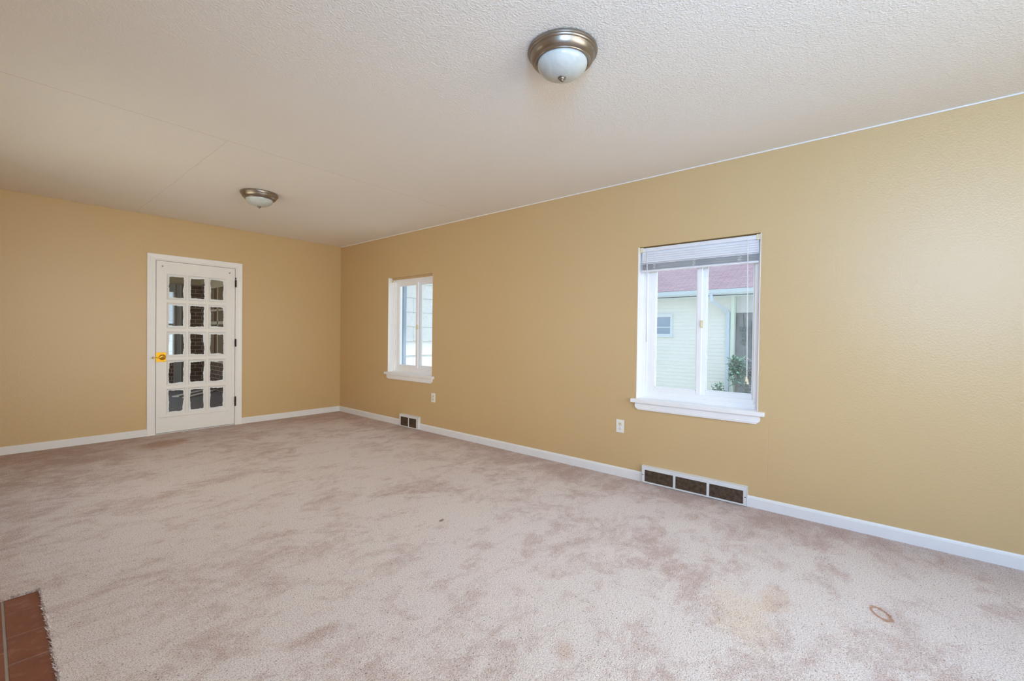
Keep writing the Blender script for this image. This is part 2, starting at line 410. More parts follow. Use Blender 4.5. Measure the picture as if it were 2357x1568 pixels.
struct(MB().box((-0.005, YF, HC-0.008), (0, 0, HC), 0.001).build('trim_3', MC), 'thin white painted line where the window wall meets the ceiling', 'trim')
struct(MB().box((XL, -0.004, HC-0.006), (-0.005, 0, HC), 0.001).build('trim_4', MW), 'thin painted line where the end wall meets the ceiling', 'trim')
# baseboards: flat board with a small stepped cap
def baseboard(name, axis, runs, label):
    prof = [(0, 0), (0.013, 0), (0.013, 0.060), (0.010, 0.0635), (0.010, 0.067), (0.006, 0.0745), (0, 0.0755)]
    mb = MB()
    for a, b in runs:
        if axis == 'x': mb.prism(prof, lambda t, z: (-t, a, z), lambda t, z: (-t, b, z))
        elif axis == 'l': mb.prism(prof, lambda t, z: (XL+t, a, z), lambda t, z: (XL+t, b, z))
        elif axis == 'f': mb.prism(prof, lambda t, z: (a, YF+t, z), lambda t, z: (b, YF+t, z))
        else: mb.prism(prof, lambda t, z: (a, -t, z), lambda t, z: (b, -t, z))
    struct(mb.build(name, M_BASE), label, 'baseboard')
baseboard('baseboard_right', 'x', [(0, -1.536), (-1.902, -4.741), (-5.497, YF)], 'white baseboard along the wall with the windows')
baseboard('baseboard_back', 'y', [(XL, -2.262), (-1.324, -0.013)], 'white baseboard on either side of the door')
baseboard('baseboard_left', 'l', [(0, -3.31), (-5.35, YF)], 'white baseboard along the hearth wall')
baseboard('baseboard_front', 'f', [(XL, 0)], 'white baseboard along the front wall')

# ------------------------------------------------------------------ windows
def make_window(name, W, label, clip_z, mid, c0, c1):
    y0, y1, z0, z1 = W['y0'], W['y1'], W['z0'], W['z1']; w = y0 - y1
    root = empty(name, (0, (y0+y1)/2, z0), label, 'window', None, 'structure')
    P = lambda x, u, z: (x, y0 - u, z)
    B = lambda mb, x0, x1, u0, u1, a, b, bv=0.0015: mb.box(P(x0, u0, a), P(x1, u1, b), bv)
    m_ = MB(); B(m_, -0.001, 0.085, 0.0, 0.007, z0, z1); B(m_, 0.002, 0.085, w-0.007, w, z0, z1); m_.build('jamb_liner', M_TRIM, root)
    m_ = MB(); B(m_, 0.055, 0.085, 0.006, w-0.006, z1-0.024, z1); m_.build('head_stop', MW, root)
    m_ = MB()                                                        # vinyl frame, stepped on every side
    for (xa, xb, j, bt, hd) in ((0.080, 0.10, 0.030, 0.018, 0.046), (0.089, 0.12, 0.050, 0.034, 0.056), (0.097, 0.17, 0.074, 0.063, 0.074)):
        B(m_, xa, xb, 0.006, j, z0, z1-0.02); B(m_, xa, xb, w-j*0.72, w-0.006, z0, z1-0.02)
        B(m_, xa, xb, j, w-j*0.72, z0, z0+bt); B(m_, xa, xb, j, w-j*0.72, z1-hd, z1-0.02)
    for k in range(4): B(m_, 0.058+0.010*k, 0.064+0.010*k, 0.008, w-0.008, z0, z0+0.003+0.003*k, 0.0008)
    m_.build('frame', M_VINYL, root)
    def sash(nm, xa, xb, ua, ub, za, zb, sl, sr, rb, rt):
        s = MB(); B(s, xa, xb, ua, ua+sl, za, zb, 0.003); B(s, xa, xb, ub-sr, ub, za, zb, 0.003); B(s, xa, xb, ua+sl, ub-sr, za, za+rb, 0.003); B(s, xa, xb, ua+sl, ub-sr, zb-rt, zb, 0.003)
        for (a, b, c, d) in ((ua+sl, ua+sl+0.006, za+rb, zb-rt), (ub-sr-0.006, ub-sr, za+rb, zb-rt)): B(s, xa+0.006, xb-0.004, a, b, c, d, 0.001)
        B(s, xa+0.006, xb-0.004, ua+sl, ub-sr, za+rb, za+rb+0.006, 0.001); B(s, xa+0.006, xb-0.004, ua+sl, ub-sr, zb-rt-0.006, zb-rt, 0.001)
        so = s.build(nm, M_VINYL, root)
        g = MB(); B(g, (xa+xb)/2-0.002, (xa+xb)/2+0.002, ua+sl-0.002, ub-sr+0.002, za+rb-0.002, zb-rt+0.002, 0); g.build('pane', M_GLASS, so)
        return so
    s1 = sash('inner_sash', 0.097, 0.124, 0.074, mid, z0+0.062, z1-0.072, 0.038, 0.036, 0.030, 0.030)
    sash('outer_sash', 0.130, 0.156, mid-0.030, w-0.048, z0+0.062, z1-0.072, 0.054, 0.018, 0.033, 0.026)
    m_ = MB(); B(m_, 0.084, 0.100, c0, c1, clip_z-0.029, clip_z+0.029, 0.002); B(m_, 0.079, 0.086, c0+0.003, c0+0.014, clip_z-0.020, clip_z+0.012, 0.002); m_.build('sash_lock', M_IVORY, root)
    # stool with horns and the apron under it
    m_ = MB(); m_.box((-0.036, y0+0.034, z0-0.031), (0.0, y1-0.042, z0), 0.003); m_.box((-0.002, y0-0.0005, z0-0.030), (0.19, y1+0.0005, z0-0.0005), 0.0); m_.build('window_sill', M_TRIM, root)
    prof = [(0.0, 0.0), (0.016, 0.0), (0.016, 0.006), (0.019, 0.010), (0.019, 0.046), (0.016, 0.050), (0.016, 0.0555), (0, 0.0555)]
    zb = z0 - 0.031 - 0.0555; m_ = MB()
    a0, a1 = y0 + 0.001, y1 - 0.014; n = len(prof)
    # ends of the apron are cut back at the bottom
    def end(y, sgn): return [(-t, y - sgn*(0.0 if h > 0.022 else (0.022 - h)), zb + h) for (t, h) in [(0, 0), (0.016, 0), (0.016, 0.006), (0.019, 0.010), (0.019, 0.022), (0.019, 0.046), (0.016, 0.050), (0.016, 0.0555), (0, 0.0555), (0, 0.022)]]
    A, Bq = end(a0, 1), end(a1, -1)
    va = [m_.bm.verts.new(p) for p in A]; vb = [m_.bm.verts.new(p) for p in Bq]; n = len(A)
    for i in range(n): m_.bm.faces.new((va[i], va[(i+1) % n], vb[(i+1) % n], vb[i]))
    m_.bm.faces.new(va[::-1]); m_.bm.faces.new(vb)
    m_.build('apron', M_TRIM, root)
    return root
make_window('window_1', WB, 'white sliding window in the right wall, carrying the raised blind', 1.268, 0.473, 0.466, 0.488)
make_window('window_2', WS, 'bare white sliding window in the right wall near the far corner', 1.251, 0.493, 0.476, 0.512)
# plain frame of the window beside the fireplace
r3 = empty('window_3', (XL, -6.9, 0.68), 'white framed window in the left wall beside the hearth', 'window', None, 'structure')
mb = MB()
for (a, b, c, d) in ((-7.36, -7.31, 0.68, 2.28), (-6.48, -6.43, 0.68, 2.28), (-7.31, -6.48, 0.68, 0.73), (-7.31, -6.48, 2.24, 2.28)): mb.box((XL-0.01, a, c), (XL+0.012, b, d), 0.002)
mb.build('frame', M_TRIM, r3)
r4 = empty('window_4', (-1.85, YF, 0.55), 'wide white framed window in the front wall', 'window', None, 'structure')
mb = MB()
for (a, b, c, d) in ((-3.1, -3.04, 0.55, 2.15), (-0.66, -0.6, 0.55, 2.15), (-3.04, -0.66, 0.55, 0.61), (-3.04, -0.66, 2.09, 2.15)): mb.box((a, YF-0.01, c), (b, YF+0.012, d), 0.002)
mb.build('frame', M_TRIM, r4)

r7 = empty('added_window', (XL, -2.2, 0.7), 'added white framed opening for fill light in the left wall between hearth and door', 'window', None, 'structure')  # unseen opening added only to carry the fill lamp
mb = MB()
for (a, b, c, d) in ((-3.2, -3.15, 0.7, 2.0), (-1.25, -1.2, 0.7, 2.0), (-3.15, -1.25, 0.7, 0.75), (-3.15, -1.25, 1.96, 2.0)): mb.box((XL-0.01, a, c), (XL+0.012, b, d), 0.002)
mb.build('frame', M_TRIM, r7)
# bracket left over from a blind on the far window
bk = empty('blind_bracket', (0.045, -1.24, 1.84), 'small ivory blind bracket in the upper corner of the far bare window', 'bracket')
mb = MB(); mb.box((0.028, -1.221, 1.835), (0.058, -1.223, 1.868), 0.0); mb.box((0.028, -1.221, 1.866), (0.058, -1.245, 1.869), 0.0005); mb.box((0.054, -1.221, 1.838), (0.058, -1.247, 1.869), 0.0005); mb.build('bracket_box', M_IVORY, bk)
mb = MB(); mb.lathe([(0, -0.003), (0.004, -0.002), (0.004, 0), (0, 0)], (0.054, -1.234, 1.850), 'x', 12); mb.build('screw', M_STEEL, bk)

# ------------------------------------------------------------------ mini blind on the wide window
bl = empty('mini_blind', (0.03, -5.11, 1.88), 'white mini blind pulled up at the top of the wide window', 'blind')
mb = MB(); mb.prism([(0.015, 0), (0.047, 0), (0.047, 0.026), (0.044, 0.026), (0.044, 0.003), (0.018, 0.003), (0.018, 0.026), (0.015, 0.026)], lambda x, z: (x, -4.70, 1.852+z), lambda x, z: (x, -5.520, 1.852+z)); mb.box((0.014, -4.70, 1.8515), (0.0155, -5.520, 1.879), 0.0005); mb.build('head_rail', M_BLIND, bl)
for ya, yb in ((-4.677, -4.703), (-5.519, -5.545)):
    mb = MB(); mb.box((0.010, ya, 1.848), (0.050, yb, 1.8845), 0.0015); mb.build('end_bracket', M_IVORY, bl)
mb = MB()
ys = (-4.688, -5.532)
def slat(mb, zc, tilt, xc=0.031, wd=0.025):
    pr = []
    for k in range(6):
        t = -0.5 + k/5; crown = 0.0022*(1-4*t*t)
        pr.append((xc + wd*t*math.cos(tilt) - crown*math.sin(tilt), zc + wd*t*math.sin(tilt) + crown*math.cos(tilt)))
    th = 0.0005
    prof = pr + [(x + th*math.sin(tilt), z - th*math.cos(tilt)) for x, z in reversed(pr)]
    mb.prism(prof, lambda x, z: (x, ys[0], z), lambda x, z: (x, ys[1], z))
for k in range(6): slat(mb, 1.842 - 0.0167*k, math.radians(68 if k < 5 else 30))
for k in range(17): slat(mb, 1.7520 - 0.0029*k, math.radians(random.Random(k).uniform(-4, 4)))
mb.build('slats', M_BLIND, bl)
mb = MB(); mb.box((0.019, ys[0], 1.690), (0.044, ys[1], 1.7035), 0.003); mb.build('bottom_rail', M_BLIND, bl)
rnd = random.Random(4)
for y in (-4.800, -5.104, -5.416):
    mb = MB()
    for x in (0.0165, 0.0455): mb.tube([(x, y-0.004, 1.852), (x, y-0.004, 1.76)], 0.0008, 5); mb.tube([(x, y+0.004, 1.852), (x, y+0.004, 1.76)], 0.0008, 5)
    for k in range(5):                                               # slack loops beside the stacked slats
        z = 1.752 - 0.010*k; s = rnd.choice((-1, 1))
        mb.tube([(0.0165, y, z), (0.008, y+s*0.012, z-0.004), (0.006, y-s*0.010, z-0.009), (0.0165, y+s*0.004, z-0.012)], 0.0009, 5)
    mb.build('ladder_cord', M_CORD, bl)
mb = MB(); mb.tube([(0.008, -4.738, 1.865), (0.006, -4.740, 1.845)], 0.002, 8); mb.tube([(0.006, -4.740, 1.846), (0.002, -4.744, 1.50), (-0.002, -4.750, 1.126)], 0.0038, 8); mb.build('tilt_wand', M_BLIND, bl, True)
mb = MB(); mb.box((0.0145, -5.447, 1.858), (0.0152, -5.478, 1.868), 0.0); mb.build('cord_slot', M_DARK, bl)
pc = MB(); pc.tube([(0.013, -5.463, 1.862), (0.009, -5.464, 1.855), (0.008, -5.470, 1.4), (0.006, -5.474, 0.895)], 0.0013, 6); pc.tube([(0.013, -5.467, 1.862), (0.011, -5.468, 1.855), (0.011, -5.473, 1.4), (0.009, -5.479, 0.875)], 0.0013, 6)
pco = pc.build('pull_cord', M_CORD, bl)
for (x, y, z) in ((0.006, -5.473, 0.880), (0.009, -5.481, 0.862)):
    mb = MB(); mb.lathe([(0, 0.018), (0.0035, 0.018), (0.0045, 0.010), (0.0085, -0.014), (0.0085, -0.017), (0, -0.017)], (x, y, z), 'z', 14); mb.build('tassel', M_IVORY, pco, 0.6)

# ------------------------------------------------------------------ glazed door
dr = empty('door_1', (-1.79, 0, 0), 'white fifteen pane glazed door in the end wall', 'door', None, 'structure')
mb = MB()                                                            # casing: mitred boards with a bead on the inner edge
xo0, xo1, xi0, xi1, zt, zi = -2.262, -1.324, -2.187, -1.397, 2.018, 1.951
prof = [(0.0, 0.0), (0.0, 0.017), (0.010, 0.019), (0.050, 0.016), (0.058, 0.016), (0.062, 0.012), (0.068, 0.012), (0.074, 0.008), (0.074, 0.0)]
def casing(u): return u
for (xa, sx_) in ((xo0, 1), (xo1, -1)):
    k = (xi0-xo0)/0.074 if sx_ == 1 else (xo1-xi1)/0.074
    mb.prism(prof, lambda u, t: (xa+sx_*u*k, -t, 0.0), lambda u, t: (xa+sx_*u*k, -t, zt-u*(zt-zi)/0.074))
mb.prism(prof, lambda u, t: (xo0+u*(xi0-xo0)/0.074, -t, zt-u*(zt-zi)/0.074), lambda u, t: (xo1-u*(xo1-xi1)/0.074, -t, zt-u*(zt-zi)/0.074))
mb.build('casing', M_TRIM, dr)
mb = MB(); mb.box((-2.187, 0.0, 0), (-2.184, 0.14, 1.951)); mb.box((-1.395, 0.0, 0), (-1.3925, 0.14, 1.951)); mb.box((-2.186, 0.0, 1.9495), (-1.3925, 0.14, 1.9515)); mb.box((-2.184, 0.043, 0), (-2.172, 0.06, 1.949)); mb.box((-1.407, 0.043, 0), (-1.395, 0.06, 1.949)); mb.box((-2.186, 0.0, -0.02), (-1.3925, 0.14, 0.004)); mb.build('jamb', M_TRIM, dr)
# leaf: stiles, rails and glazing bars with a sloped sticking round every pane
lx0, lx1, lz0, lz1, ly0, ly1 = -2.1795, -1.4005, 0.014, 1.9455, 0.001, 0.040
cols = [(-2.086, -1.900), (-1.884, -1.698), (-1.682, -1.496)]
rows = [(0.212+0.3265*k, 0.212+0.3265*k+0.293) for k in range(5)]
leaf = MB()
xs = [lx0] + [v for c in cols for v in c] + [lx1]; zs = [lz0] + [v for r in rows for v in r] + [lz1]
st = 0.013; dp = 0.011
for i in range(len(xs)-1):
    for j in range(len(zs)-1):
        x0, x1, z0, z1 = xs[i], xs[i+1], zs[j], zs[j+1]
        if i % 2 == 1 and j % 2 == 1:
            for y, s in ((ly0, 1), (ly1, -1)):
                o = [(x0, z0), (x1, z0), (x1, z1), (x0, z1)]; g1 = 0.002; 
                a = [(x0+g1, z0+g1), (x1-g1, z0+g1), (x1-g1, z1-g1), (x0+g1, z1-g1)]
                n_ = [(x0+st, z0+st), (x1-st, z0+st), (x1-st, z1-st), (x0+st, z1-st)]
                for k in range(4):
                    k2 = (k+1) % 4
                    leaf.quad([(o[k][0], y, o[k][1]), (o[k2][0], y, o[k2][1]), (a[k2][0], y+s*0.003, a[k2][1]), (a[k][0], y+s*0.003, a[k][1])])
                    leaf.quad([(a[k][0], y+s*0.003, a[k][1]), (a[k2][0], y+s*0.003, a[k2][1]), (n_[k2][0], y+s*dp, n_[k2][1]), (n_[k][0], y+s*dp, n_[k][1])])
                    if s == 1: leaf.quad([(n_[k][0], y+dp, n_[k][1]), (n_[k2][0], y+dp, n_[k2][1]), (n_[k2][0], ly1-dp, n_[k2][1]), (n_[k][0], ly1-dp, n_[k][1])])
        else:
            leaf.quad([(x0, ly0, z0), (x1, ly0, z0), (x1, ly0, z1), (x0, ly0, z1)]); leaf.quad([(x0, ly1, z0), (x0, ly1, z1), (x1, ly1, z1), (x1, ly1, z0)])
for (p, q) in (((lx0, lz0), (lx1, lz0)), ((lx1, lz0), (lx1, lz1)), ((lx1, lz1), (lx0, lz1)), ((lx0, lz1), (lx0, lz0))):
    leaf.quad([(p[0], ly0, p[1]), (q[0], ly0, q[1]), (q[0], ly1, q[1]), (p[0], ly1, p[1])])
bmesh.ops.remove_doubles(leaf.bm, verts=leaf.bm.verts[:], dist=1e-5)
lf = leaf.build('door_leaf', M_DOOR, dr)
for (z0, z1) in reversed(rows):
    for (x0, x1) in cols:
        g = MB(); e = st - 0.002; y = 0.0175
        g.quad([(x0+e, y, z0+e), (x1-e, y, z0+e), (x1-e, y, z1-e), (x0+e, y, z1-e)], [(0, 0), (1, 0), (1, 1), (0, 1)])
        g.build('pane', M_PANE, lf)
# latch plate with rose and bent lever
lv = MB(); lv.box((-2.182, -0.0015, 0.813), (-2.090, 0.0015, 0.921), 0.0006)
lvo = lv.build('latch_plate', M_PLATEB, dr)
mb = MB(); mb.lathe([(0.0, -0.014), (0.012, -0.014), (0.022, -0.012), (0.030, -0.005), (0.032, -0.001), (0, -0.001)], (-2.124, 0, 0.866), 'y', 32); mb.build('rose', M_BRASS, lvo, 0.7)
mb = MB(); mb.tube([(-2.124, -0.010, 0.866), (-2.124, -0.045, 0.866), (-2.128, -0.052, 0.866), (-2.150, -0.054, 0.865), (-2.185, -0.052, 0.860), (-2.215, -0.050, 0.860), (-2.222, -0.048, 0.866), (-2.218, -0.046, 0.872), (-2.208, -0.046, 0.872)], [0.011, 0.009, 0.008, 0.0065, 0.006, 0.0065, 0.007, 0.006, 0.003], 12); mb.build('lever_handle', M_BRASS, lvo, True)
for z in (0.826, 0.908):
    mb = MB(); mb.lathe([(0, -0.003), (0.004, -0.0025), (0.004, -0.001), (0, -0.001)], (-2.098, 0, z), 'y', 12); mb.build('screw', M_BRASS, lvo)
for (z0, z1, pin) in ((1.716, 1.802, 0.034), (0.977, 1.073, 0.0), (0.236, 0.352, 0.006)):
    mb = MB(); n = 5
    for k in range(n):
        a = z0 + (z1-z0)*k/n; b = z0 + (z1-z0)*(k+1)/n
        mb.lathe([(0, a), (0.0075, a), (0.0085, a+0.002), (0.0085, b-0.002), (0.0075, b), (0, b)], (-1.3985, -0.0195, 0), 'z', 14)
    if pin: mb.lathe([(0.003, z1), (0.003, z1+pin*0.7), (0.0065, z1+pin*0.72), (0.0065, z1+pin*0.9), (0, z1+pin)], (-1.3985, -0.0195, 0), 'z', 12)
    hg = mb.build('hinge', M_BRONZE, dr, 0.6)
    mb = MB(); mb.box((-1.4315, -0.0008, z0), (-1.403, 0.0015, z1), 0.0004); mb.build('hinge_leaf', M_DOOR, hg)
for x in (-2.126, -1.462):
    mb = MB(); mb.tube([(x, 0.001, 1.885), (x, -0.014, 1.885), (x, -0.020, 1.888), (x, -0.022, 1.895)], 0.0025, 8); mb.lathe([(0, -0.004), (0.008, -0.003), (0.008, 0), (0, 0)], (x, 0.001, 1.885), 'y', 14); mb.build('curtain_hook', M_STEEL, dr)
mb = MB(); mb.tube([(-2.143, -0.020, 0.189), (-1.469, -0.020, 0.191)], 0.0032, 8)
for x in (-2.143, -1.469): mb.tube([(x, 0.001, 0.19), (x, -0.022, 0.19)], 0.005, 8); mb.lathe([(0, -0.004), (0.009, -0.003), (0.009, 0), (0, 0)], (x, 0.001, 0.19), 'y', 14)
mb.build('curtain_rod', M_DOOR, dr)

# ------------------------------------------------------------------ ceiling lights
def ceiling_light(x, y, label):
    root = empty('ceiling_light', (x, y, HC), label, 'ceiling light', 'flush ceiling lights')
    mb = MB(); mb.lathe([(0.02, 0.0), (0.150, 0.0), (0.1545, -0.003), (0.1555, -0.009), (0.154, -0.014), (0.1505, -0.016), (0.1500, -0.019), (0.1475, -0.023), (0.1440, -0.025), (0.1425, -0.029), (0.140, -0.036), (0.1355, -0.044), (0.130, -0.050), (0.1245, -0.0535), (0.121, -0.0545), (0.1195, -0.057), (0.1165, -0.0585), (0.1135, -0.0575), (0.1125, -0.053), (0.1125, -0.04), (0.02, -0.03)], (0, 0, 0), 'z', 96)
    o = mb.build('canopy', M_NICK, root, 0.5); o.matrix_parent_inverse.identity()
    pr = [(0.1115, -0.050)] + [(0.1115*math.cos(t), -0.056 - 0.062*math.sin(t)) for t in [PI/2*k/18 for k in range(19)]]
    pr[-1] = (0, pr[-1][1])
    mb = MB(); mb.lathe(pr, (0, 0, 0), 'z', 72); o = mb.build('glass_shade', M_ALA, root, True); o.matrix_parent_inverse.identity()
    mb = MB(); mb.lathe([(0, -0.114), (0.0165, -0.1165), (0.0185, -0.1185), (0.0180, -0.1210), (0.0145, -0.1225), (0.0130, -0.1230), (0.0135, -0.1255), (0.0120, -0.1280), (0.0085, -0.1295), (0.0075, -0.1300), (0.0078, -0.1325), (0.0055, -0.1345), (0, -0.1355)], (0, 0, 0), 'z', 28); o = mb.build('finial', M_NICK, root, True); o.matrix_parent_inverse.identity()
    return root
ceiling_light(-1.743, -5.073, 'round nickel flush light on the ceiling, the larger one nearer the camera')
ceiling_light(-1.777, -1.770, 'round nickel flush light on the ceiling near the glazed door')

# ------------------------------------------------------------------ outlets
def outlet(y, z, label, cols):
    root = empty('wall_outlet', (0, y, z), label, 'outlet', 'wall outlets')
    def put(mb, nm, mat, par, sm=False):
        o = mb.build(nm, mat, par, sm); o.matrix_parent_inverse.identity(); return o
    put(MB().box((-0.0055, -0.035, -0.054), (0.0, 0.035, 0.054), 0.0025, 3), 'cover_plate', M_PLATE, root)
    for s, c in ((1, cols[0]), (-1, cols[1])):
        zc = s*0.0195; mb = MB()
        pts = [(0.0165*math.cos(t), max(-0.0135, min(0.0135, 0.0165*math.sin(t)))) for t in [2*PI*k/40 for k in range(40)]]
        mb.prism(pts, lambda a, b: (-0.0070, a, zc+b), lambda a, b: (-0.004, a, zc+b)); rc = put(mb, 'receptacle', c, root)
        mb = MB(); mb.box((-0.0072, -0.0075, zc-0.003), (-0.0065, -0.0050, zc+0.006)); mb.box((-0.0072, 0.0050, zc-0.0025), (-0.0065, 0.0075, zc+0.0055)); mb.lathe([(0, -0.0072), (0.0026, -0.0072), (0.0026, -0.0065), (0, -0.0065)], (0, 0, zc-0.0085), 'x', 12)
        put(mb, 'slots', M_DARK, rc)
    mb = MB(); mb.lathe([(0, -0.0072), (0.003, -0.0066), (0.003, -0.005), (0, -0.005)], (0, 0, 0), 'x', 12); put(mb, 'screw', M_STEEL, root)
outlet(-4.533, 0.418, 'white wall outlet left of the wide window, upper socket yellowed', (M_IVORY, M_PLATE))
outlet(-2.143, 0.412, 'white wall outlet with ivory sockets right of the far window', (M_IVORY, M_IVORY))

# ------------------------------------------------------------------ floor registers
def register(y0, y1, zt, d, openings, label, screws):
    root = empty('heating_vent', (0, (y0+y1)/2, 0), label, 'vent', 'baseboard heating vents')
    fx = -d; zb = 0.004
    mb = MB(); zo0, zo1 = 0.015, zt-0.028
    edges = [y0] + [v for o in openings for v in o] + [y1]
    for a, b in zip(edges[0::2], edges[1::2]): mb.box((fx, a, zb), (fx+0.004, b, zt), 0.0012)
    for a, b in openings: mb.box((fx, a, zo1), (fx+0.004, b, zt), 0.0); mb.box((fx, a, zb), (fx+0.004, b, zo0), 0.0)
    mb.prism([(0, zt+0.003), (d-0.002, zt), (d, zt-0.003), (d-0.004, zt-0.004), (0, zt-0.001)], lambda t, z: (-t, y0, z), lambda t, z: (-t, y1, z))
    mb.box((fx, y0, zb), (0, y0-0.003, zt), 0.0008); mb.box((fx, y1+0.003, zb), (0, y1, zt), 0.0008)
    mb.build('frame', M_VENT, root)
    for a, b in openings:
        mb = MB(); n = int((zo1-zo0)/0.0076)
        for k in range(n):
            z = zo0 + (zo1-zo0)*(k+0.5)/n
            mb.prism([(0.002, -0.0026), (0.011, 0.0024), (0.011, 0.0034), (0.002, -0.0012)], lambda t, h: (fx+t, a+0.001, z+h), lambda t, h: (fx+t, b-0.001, z+h))
        mb.build('louvre', M_LOUV, root)
        mb = MB(); mb.box((fx+0.0125, a, zo0-0.005), (fx+0.0140, b, zo1+0.005)); mb.build('duct_back', M_DARK, root)
    for (y, z) in screws:
        mb = MB(); mb.lathe([(0, -0.002), (0.004, -0.0015), (0.004, 0.001), (0, 0.001)], (fx, y, z), 'x', 12); mb.build('screw', M_DARK, root)
register(-4.738, -5.500, 0.135, 0.032, [(-4.764, -4.990), (-5.008, -5.234), (-5.252, -5.476)], 'long white floor level vent with three brown grilles under the wide window', [(-4.750, 0.065), (-5.489, 0.065)])
register(-1.534, -1.904, 0.153, 0.040, [(-1.560, -1.712), (-1.728, -1.872)], 'short white floor level vent with two brown grilles near the far corner', [])

# ------------------------------------------------------------------ brick hearth
def hearth_mat():
    M = Mat('red_hearth_brick', lin(140, 78, 56), 0.55)
    co = M.co(); n = M.noise(co, 12.0, 5, 0.65)
    c = M.mix(n, lin(104, 58, 40), lin(148, 88, 66))
    dust = M.ramp(M.noise(co, 22.0, 6, 0.7), 0.52, 0.75)
    c = M.mix(M.math('MULTIPLY', dust, 0.35), c, lin(176, 150, 142))
    scr = M.ramp(M.noise(M.co('Object', (6, 60, 6)), 4.0, 4, 0.6), 0.66, 0.74)
    M.color(M.mix(M.math('MULTIPLY', scr, 0.4), c, lin(196, 176, 166)))
    M.bump(n, 0.25, 0.004); return M.m
hr = empty('brick_hearth', (-3.5, -4.3, 0), 'red brick hearth set flush into the carpet', 'hearth')
mb = MB(); rows_x = [-3.248, -3.361, -3.474, -3.587, -3.700]; pitch = 0.2075
for r, x1 in enumerate(rows_x):
    x0 = max(x1-0.105, XL+0.002); off = -3.3135 + (0.155 - 0.2075 if r == 0 else 0.0) if r % 2 == 0 else -3.3135 - 0.067 + 0.0
    y = -3.3135
    joints = [-3.47 - pitch*k for k in range(-1, 10)] if r % 2 == 0 else [-3.38 - 0.2*k for k in range(-1, 11)]
    joints = [-3.3135] + [j for j in joints if -5.30 < j < -3.33] + [-5.345]
    for a, b in zip(joints, joints[1:]): mb.box((x0, a-0.003, -0.05), (x1, b+0.003, -0.006), 0.002)
mb.build('bricks', hearth_mat(), hr)
mb = MB(); mb.box((XL+0.001, -5.349, -0.03), (-3.246, -3.311, -0.009)); mb.build('mortar', flat_paint('grey_mortar', lin(168, 158, 146), 0.9, 0.08, 0.6), hr)

# cut edge of the carpet pile along the hearth
rnd = random.Random(11); mb = MB()
def tuft(x, y, dx, dy):
    for _ in range(2):
        h = rnd.uniform(0.004, 0.010); w_ = rnd.uniform(0.0012, 0.0022); a = rnd.uniform(0, PI); l = rnd.uniform(0.003, 0.009)
        bx, by = x + rnd.uniform(-0.004, 0.004), y + rnd.uniform(-0.004, 0.004)
        tx, ty = bx + dx*l + rnd.uniform(-0.002, 0.002), by + dy*l + rnd.uniform(-0.002, 0.002)
        ca, sa = math.cos(a)*w_, math.sin(a)*w_
        zt_ = rnd.uniform(-0.004, 0.005)
        mb.quad([(bx-ca, by-sa, -0.006), (bx+ca, by+sa, -0.006), (tx+ca*0.6, ty+sa*0.6, zt_), (tx-ca*0.6, ty-sa*0.6, zt_)])
for k in range(1400): tuft(-3.243 + rnd.uniform(-0.003, 0.008), rnd.uniform(-5.34, -3.31), -1, 0)
for k in range(360): tuft(rnd.uniform(XL, -3.243), -3.309 + rnd.uniform(-0.003, 0.008), 0, -1)
tag(mb.build('carpet_pile', MF), 'fuzzy cut edge of the beige carpet around the red hearth', 'carpet pile', None, 'stuff')

# ------------------------------------------------------------------ enclosed porch beyond the door
PX0, PX1, PY0, PY1, PZ0, PZ1 = -3.2, -0.46, 0.14, 4.80, -0.02, 2.34
M_BRK = brick_mat('dark_brown_brick', lin(100, 76, 62), lin(122, 96, 80), lin(190, 180, 168), 0.7, 0.22, 0.078, 0.010)
M_PORCH = flat_paint('beige_porch_board', lin(190, 176, 150), 0.6)
M_PFLOOR = flat_paint('grey_porch_paint', lin(138, 134, 136), 0.6, 0.1, 0.3)
M_GREY = flat_paint('weathered_grey_board', lin(170, 170, 164), 0.6, 0.08, 0.2)
def ubox(mb, pts, us): mb.quad(pts, us)
def brick_face(mb, p, uax, wd, z0, z1):
    """vertical brick face from point p along unit vector uax"""
    a = Vector(p); u = Vector(uax)
    q = [a + Vector((0, 0, z0)), a + u*wd + Vector((0, 0, z0)), a + u*wd + Vector((0, 0, z1)), a + Vector((0, 0, z1))]
    mb.quad(q, [(0, z0), (wd, z0), (wd, z1), (0, z1)])
struct(MB().box((PX0, 0.141, -0.2), (PX1, PY1, PZ0)).build('floor_porch', M_PFLOOR), 'dark grey painted porch floor behind the glazed door', 'floor')
struct(MB().box((PX0-0.1, 0.141, PZ1), (PX1+0.1, PY1+0.1, PZ1+0.1)).build('ceiling_porch', M_PORCH), 'beige board ceiling of the porch behind the door', 'ceiling')
# end wall of the porch: brick right of a window, beige band on top
mb = MB()
for (xa, xb, za, zb) in ((-0.80, PX1, PZ0, 2.12), (PX0, -1.75, PZ0, 2.12), (-1.75, -0.80, PZ0, 0.62)):
    mb.box((xa, PY1+0.001, za), (xb, PY1+0.12, zb)); brick_face(mb, (xa, PY1, 0), (1, 0, 0), xb-xa, za, zb)
struct(mb.build('wall_porch_back', M_BRK), 'dark brick end wall of the porch seen through the door', 'wall')
struct(MB().box((PX0, PY1-0.02, 2.12), (PX1, PY1+0.12, PZ1)).build('trim_1', M_PORCH), 'beige board band above the porch brick', 'trim')
mb = MB()
for (ya, yb, za, zb) in ((0.141, 3.05, PZ0, 2.14), (4.30, PY1, PZ0, 2.14), (3.05, 4.30, PZ0, 0.55)):
    mb.box((PX1+0.001, ya, za), (PX1+0.12, yb, zb)); brick_face(mb, (PX1, ya, 0), (0, 1, 0), yb-ya, za, zb)
struct(mb.build('wall_porch_right', M_BRK), 'dark brick side wall of the porch with a framed window', 'wall')
